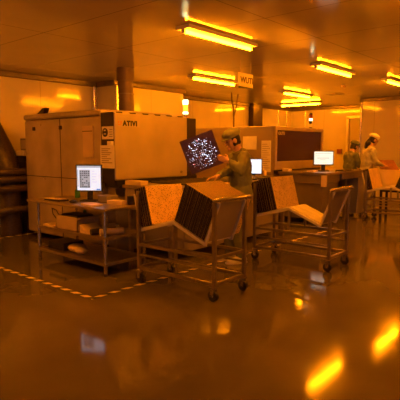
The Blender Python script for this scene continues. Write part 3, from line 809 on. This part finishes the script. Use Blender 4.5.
def person(loc, facing, label, J, coat_m, cap_m, vox=.007, hairstyle='short', legs=True):
    """J: joints in the body's own frame (x forward, y left, z up)"""
    t = thing('person', label, 'person', loc, rz=facing, local=True)
    hc = Vector(J['head']); hr = frame(J['look'], (0,0,1))
    V = Vector
    # ---- body: one continuous surface
    b = MB()
    head(b, hc, hr)
    nk = V(J['neck'])
    b.limb([(nk, .056), (hc + hr @ V((-.028, 0, -.06)), .052)], 14)
    ch = V(J['chest']); pv = V(J['pelvis'])
    tr = frame(V((1,0,0)), ch - pv)
    tr = Matrix((tr.col[0], tr.col[1], tr.col[2])).transposed() if False else frame((1,0,-(ch-pv).x/max(.01,(ch-pv).z)), (0,0,1))
    b.ell(ch, (.105, .150, .185), tr, 18, 12); b.ell((ch+pv)/2, (.092, .125, .16), tr, 18, 12); b.ell(pv, (.105, .150, .125), tr, 18, 12)
    b.limb([(ch + V((0,0,.10)), .085), (nk, .058)], 14)
    for s, S in ((1, 'l'), (-1, 'r')):
        sh, el, wr = V(J['sh_'+S]), V(J['el_'+S]), V(J['wr_'+S])
        b.limb([(ch + V((-.01, s*.07, .10)), .07), (sh, .054), (sh.lerp(el, .5), .046), (el, .037), (el.lerp(wr, .35), .038), (wr, .025)])
        hd = J['hand_'+S]; hand(b, wr, hd[0], hd[1], hd[2], hd[3])
        hp, kn, an = V(J['hip_'+S]), V(J['kn_'+S]), V(J['an_'+S])
        b.limb([(pv + V((0, s*.06, -.03)), .10), (hp, .085), (hp.lerp(kn, .5), .07), (kn, .052), (kn.lerp(an, .35), .052), (an, .034)])
        b.limb([(an + V((-.02, 0, -.04)), .036), (an + V((.13, 0, -.058)), .026)])
    body = remesh(b.build('body', SKIN, t), vox, 3)
    face_parts(body, hc, hr)
    # ---- clothes
    c = MB()
    c.ell(ch, (.135, .185, .195), tr, 20, 14); c.ell((ch+pv)/2, (.135, .170, .20), tr, 20, 14)
    c.limb([(ch + V((-.01, 0, .10)), .10), (nk + V((-.012, 0, -.03)), .075)], 16)
    c.ell(pv + V((0,0,-.03)), (.145, .185, .17), tr, 20, 14)
    for s, S in ((1, 'l'), (-1, 'r')):
        sh, el, wr = V(J['sh_'+S]), V(J['el_'+S]), V(J['wr_'+S])
        c.limb([(ch + V((-.01, s*.08, .10)), .088), (sh, .074), (sh.lerp(el, .5), .068), (el, .060), (el.lerp(wr, .5), .054), (el.lerp(wr, .92), .043)])
    folds(remesh(c.build('coat', coat_m, t), .011, 3), .042)
    # collar, front placket and pocket
    cl = MB(); n = 20; ring = [nk + V((.066*math.cos(2*math.pi*k/n)-.004, .070*math.sin(2*math.pi*k/n), -.012 + .018*(-math.cos(2*math.pi*k/n)))) for k in range(n+1)]
    cl.tube(ring, .017, 8); cl.build('collar', coat_m, t)
    if J.get('hood'):
        q = MB(); q.ell(nk + V((-.075, 0, -.045)), (.050, .095, .085), rotm('Y', .35), 18, 12); q.tube([nk + V((-.05, .10*k/5, -.01-.008*abs(k))) for k in range(-5, 6)], .02, 8)
        folds(q.build('hood', coat_m, t), .02)
    if legs:
        p = MB()
        for s, S in ((1, 'l'), (-1, 'r')):
            hp, kn, an = V(J['hip_'+S]), V(J['kn_'+S]), V(J['an_'+S])
            p.limb([(pv + V((0, s*.06, -.02)), .115), (hp, .105), (hp.lerp(kn, .5), .090), (kn, .076), (kn.lerp(an, .5), .070), (an + V((0,0,.03)), .062)], 14)
        folds(remesh(p.build('trousers', coat_m, t), .012, 3), .035)
        for S in 'lr':
            an = V(J['an_'+S])
            q = MB().limb([(an + V((-.035, 0, -.035)), .044), (an + V((.06, 0, -.045)), .042), (an + V((.155, 0, -.056)), .034)], 12)
            for v in q.v: v.z = max(v.z, .012)
            sh = q.build('shoe', PAPER, t)
            q = MB(); so = []
            for k in range(16):
                a = 2*math.pi*k/16; so.append((an.x + .06 + .145*math.cos(a), an.y + .046*math.sin(a)*(1+.12*math.cos(a))))
            q.add([(x, y, .0) for x, y in so] + [(x, y, .02) for x, y in so], [tuple(reversed(range(16))), tuple(range(16, 32))] + [(k, (k+1) % 16, 16+(k+1) % 16, 16+k) for k in range(16)])
            q.build('shoe_sole', TRAY, sh)
    # ---- hair and cap
    h = MB()
    P = lambda x, y, z: hc + hr @ V((x, y, z))
    h.ell(P(-.018, 0, .012), (.094, .082, .108), hr, 18, 12)
    if hairstyle == 'long': h.limb([(P(-.075, 0, -.03), .05), (P(-.10, 0, -.12), .055), (P(-.10, 0, -.2), .04)], 12); h.ell(P(-.09, 0, -.10), (.05, .10, .06), hr)
    else: h.ell(P(-.066, 0, -.045), (.036, .062, .035), hr)
    h.build('hair', HAIR, t)
    cp = MB()
    def puff(p, d):
        k = 1 + .035*math.sin(9*math.atan2(d.y, d.x)) * (1-abs(d.z))
        z = p.z if d.z > -.25 else -.25*.075
        return V((p.x*k, p.y*k, z))
    cp.ell(P(-.012, 0, .075), (.118, .104, .072), hr, 26, 14, puff)
    cp.tube([P(.102*math.cos(2*math.pi*k/24)-.008, .088*math.sin(2*math.pi*k/24), .052 - .010*math.cos(2*math.pi*k/24)) for k in range(25)], .013, 8)
    cap = cp.build('cap', cap_m, t)
    br = MB(); vs = []
    for k in range(13):
        a = -1.15 + 2.3*k/12
        for r_, z in ((.088, .050), (.138 - .018*abs(a), .034)):
            vs.append(P(r_*math.cos(a), .92*r_*math.sin(a), z))
    fs = [(2*k, 2*k+1, 2*k+3, 2*k+2) for k in range(12)]
    br.add(vs, fs, True); bo = br.build('cap_brim', cap_m, cap); so = bo.modifiers.new('thick', 'SOLIDIFY'); so.thickness = .006
    return t

# worker holding the perforated panel
Lw = Vector((-.652, .758, 0)); Tw = Vector((-.758, -.652, 0))
f1 = (math.cos(R(14))*Lw + math.sin(R(14))*Tw).normalized()
w1 = Vector((4.80, 3.55, 0)); fa = math.atan2(f1.y, f1.x)
def tol(p): return Matrix.Rotation(-fa, 3, 'Z') @ (Vector(p) - w1)
def tod(v): return Matrix.Rotation(-fa, 3, 'Z') @ Vector(v)
cam_p = Vector((0, 0, CH))
def ray(px, py, dep):
    return cam_p + dep*(fw + (px-200)/F*rt + (200-py)/F*upv)
# panel corners in the room
pT, pL, pB = ray(213.2, 126.5, 5.86), ray(183, 143.5, 5.882), ray(190.3, 178, 5.927)
pR = pT + pB - pL
pc = (pL + pR)/2
e1 = (pT - pL); e2 = (pB - pL); pn = e1.cross(e2).normalized()
if pn.dot(cam_p - pc) < 0: pn = -pn
l1, l2 = e1.length, e2.length; h1, h2 = e1.normalized(), e2.normalized()
bi, bj = (h1+h2).normalized(), (h1-h2).normalized()          # square the panel about its diagonals
e1 = (bi+bj).normalized()*l1; e2 = (bi-bj).normalized()*l2
hl = ray(222.5, 158.5, 5.72); hrr = ray(211.5, 177.5, 5.62)
J1 = dict(head=(.045, 0, 1.525), look=(.93, .10, -.34), neck=(-.035, 0, 1.395), chest=(-.065, 0, 1.20), pelvis=(-.075, 0, .90),
  sh_l=(-.055, .175, 1.325), sh_r=(-.035, -.175, 1.315), hip_l=(-.05, .09, .85), hip_r=(-.03, -.09, .85),
  kn_l=(-.02, .10, .47), kn_r=(.05, -.10, .47), an_l=(-.05, .10, .085), an_r=(.03, -.10, .085))
wl = tol(hl) - tod(f1)*.075 + Vector((0, .03, -.035)); wr_ = tol(hrr) - tod(f1)*.085 + Vector((0, 0, .012))
J1['wr_l'] = tuple(wl); J1['wr_r'] = tuple(wr_)
J1['el_l'] = tuple((Vector(J1['sh_l']) + wl)/2 + Vector((-.02, .10, -.135)))
J1['el_r'] = tuple((Vector(J1['sh_r']) + wr_)/2 + Vector((-.07, -.05, -.05)))
J1['hood'] = True; J1['hand_l'] = ((.85, -.25, .35), (0, -.2, 1), tuple(-tod(pn)), (.5, .55, .6, .65))
J1['hand_r'] = ((.97, .05, -.2), (0, 1, .3), (0, .1, -1), (.35, .38, .42, .46))
person(tuple(w1), fa, 'worker in grey green coat and cap holding up a perforated panel behind the nearest cart', J1, CLOTH_G, CLOTH_G, vox=.006)
# perforated panel in hand: dark sheet with mirror specks added for its white glints
t = thing('perforated_panel', 'tilted dark perforated panel with white specks held up by the worker', 'panel', tuple(pc), local=False)
a1, a2 = e1/2, e2/2
MB().obox(pc, a1, a2, pn*.004).build('panel_sheet', mat('maroon laminate', (.085, .035, .030), .4, var=.25, scale=30), t)
rr = random.Random(11); b = MB()
for i in range(15):
    for j in range(17):
        u = -.80 + 1.6*i/14 + rr.uniform(-.03, .03); v = -.80 + 1.6*j/16 + rr.uniform(-.03, .03)
        if (u*.9)**2 + (v*.85-.05)**2 > .52 + .2*rr.random() or rr.random() < .30: continue
        s_ = rr.uniform(.4, 1.15); c0 = pc + a1*u + a2*v + pn*.0045
        ang = rr.uniform(.3, 1.2); d1 = (a1.normalized()*math.cos(ang) + a2.normalized()*math.sin(ang)); d2 = pn.cross(d1)
        tilt = pn*rr.uniform(-.05, .05)
        b.obox(c0, (d1 + tilt).normalized()*.0092*s_, d2*.0036*s_, pn*.0012)
b.build('added_glint_specks', mat('added glint mirror', (.95, .95, .97), .12, 1.0), t)

# two workers beyond the far conveyor
Rw = -Lw
f2 = (math.cos(R(20))*Rw - math.sin(R(20))*Tw).normalized()
def standing(k, lean=.04, hand_z=1.0):
    z = lambda v: v*k
    J = dict(head=(lean+.04, 0, z(1.545)), look=(.93, 0, -.36), neck=(lean-.03, 0, z(1.41)), chest=(lean*.6-.04, 0, z(1.215)), pelvis=(-.05, 0, z(.91)),
      sh_l=(lean*.8-.04, .175, z(1.335)), sh_r=(lean*.8-.04, -.175, z(1.335)), hip_l=(-.03, .09, z(.86)), hip_r=(-.03, -.09, z(.86)),
      kn_l=(0, .10, z(.47)), kn_r=(0, -.10, z(.47)), an_l=(-.03, .10, .085), an_r=(-.03, -.10, .085),
      el_l=(.04, .23, z(1.10)), el_r=(.04, -.23, z(1.10)), wr_l=(.25, .14, z(hand_z)), wr_r=(.25, -.14, z(hand_z)))
    J['hand_l'] = ((.95, -.2, -.1), (0, -1, .3), (0, -.2, -1), (.4, .42, .45, .5)); J['hand_r'] = ((.95, .2, -.1), (0, 1, .3), (0, .2, -1), (.4, .42, .45, .5))
    return J
p2 = ray(351, 170, 11.1); p2.z = 0
person(tuple(p2), math.atan2(f2.y, f2.x), 'worker in dark green coat and cap standing beyond the far conveyor', standing(.945), CLOTH_D, CLOTH_D, vox=.009)
p3 = ray(368.5, 170, 10.55); p3.z = 0
f3 = (math.cos(R(5))*Rw - math.sin(R(5))*Tw).normalized()
person(tuple(p3), math.atan2(f3.y, f3.x), 'worker in cream coat and white cap handling a brown board at the right', standing(1.035, .05, 1.02), CLOTH_W, CAP_W, vox=.009, hairstyle='long')
# brown boards in the hands of the right worker
c3 = Vector(p3) + f3*.44 + Vector((0, 0, 1.035)); s3 = Vector((-f3.y, f3.x, 0))
o = MB().obox(c3, f3*.20, (s3*.16 + Vector((0,0,.12))), (s3*-.007 + Vector((0, 0, .009)))).build('brown_board', BOARDBROWN, origin=c3, bevel=.003)
tag(o, 'reddish brown board held flat by the worker in the cream coat', 'board')

t = thing('display_stand', 'tan panel stand between the two board stacks behind the far cart', 'stand', (10.1, 3.3, 0))
MB().box((10.02, 2.98, .56), (10.06, 3.68, .985)).build('stand_panel', TAN, t, bevel=.006)
MB().box((10.06, 3.0, .52), (10.40, 3.66, .56)).build('stand_shelf', M_DARK, t)
for x in (10.05, 10.38):
    for y in (3.02, 3.64): MB().bar((x, y, 0), (x, y, .52 if x > 10.1 else .56), .04).build('leg', M_DARK, t)

for o in bpy.data.objects:
    if '_o' in o: del o['_o']

# ---------------------------------------------------------------- render look
wd = bpy.data.worlds.new('world'); scene.world = wd; wd.use_nodes = True
wd.node_tree.nodes['Background'].inputs[0].default_value = (1, .3, .02, 1)
wd.node_tree.nodes['Background'].inputs[1].default_value = .0
scene.view_settings.view_transform = 'Standard'; scene.view_settings.look = 'None'
scene.view_settings.exposure = 1.9; scene.view_settings.gamma = 1
scene.view_settings.use_curve_mapping = False
scene.cycles.use_denoising = True
scene.cycles.max_bounces = 10; scene.cycles.diffuse_bounces = 5; scene.cycles.glossy_bounces = 5
scene.cycles.sample_clamp_indirect = 6
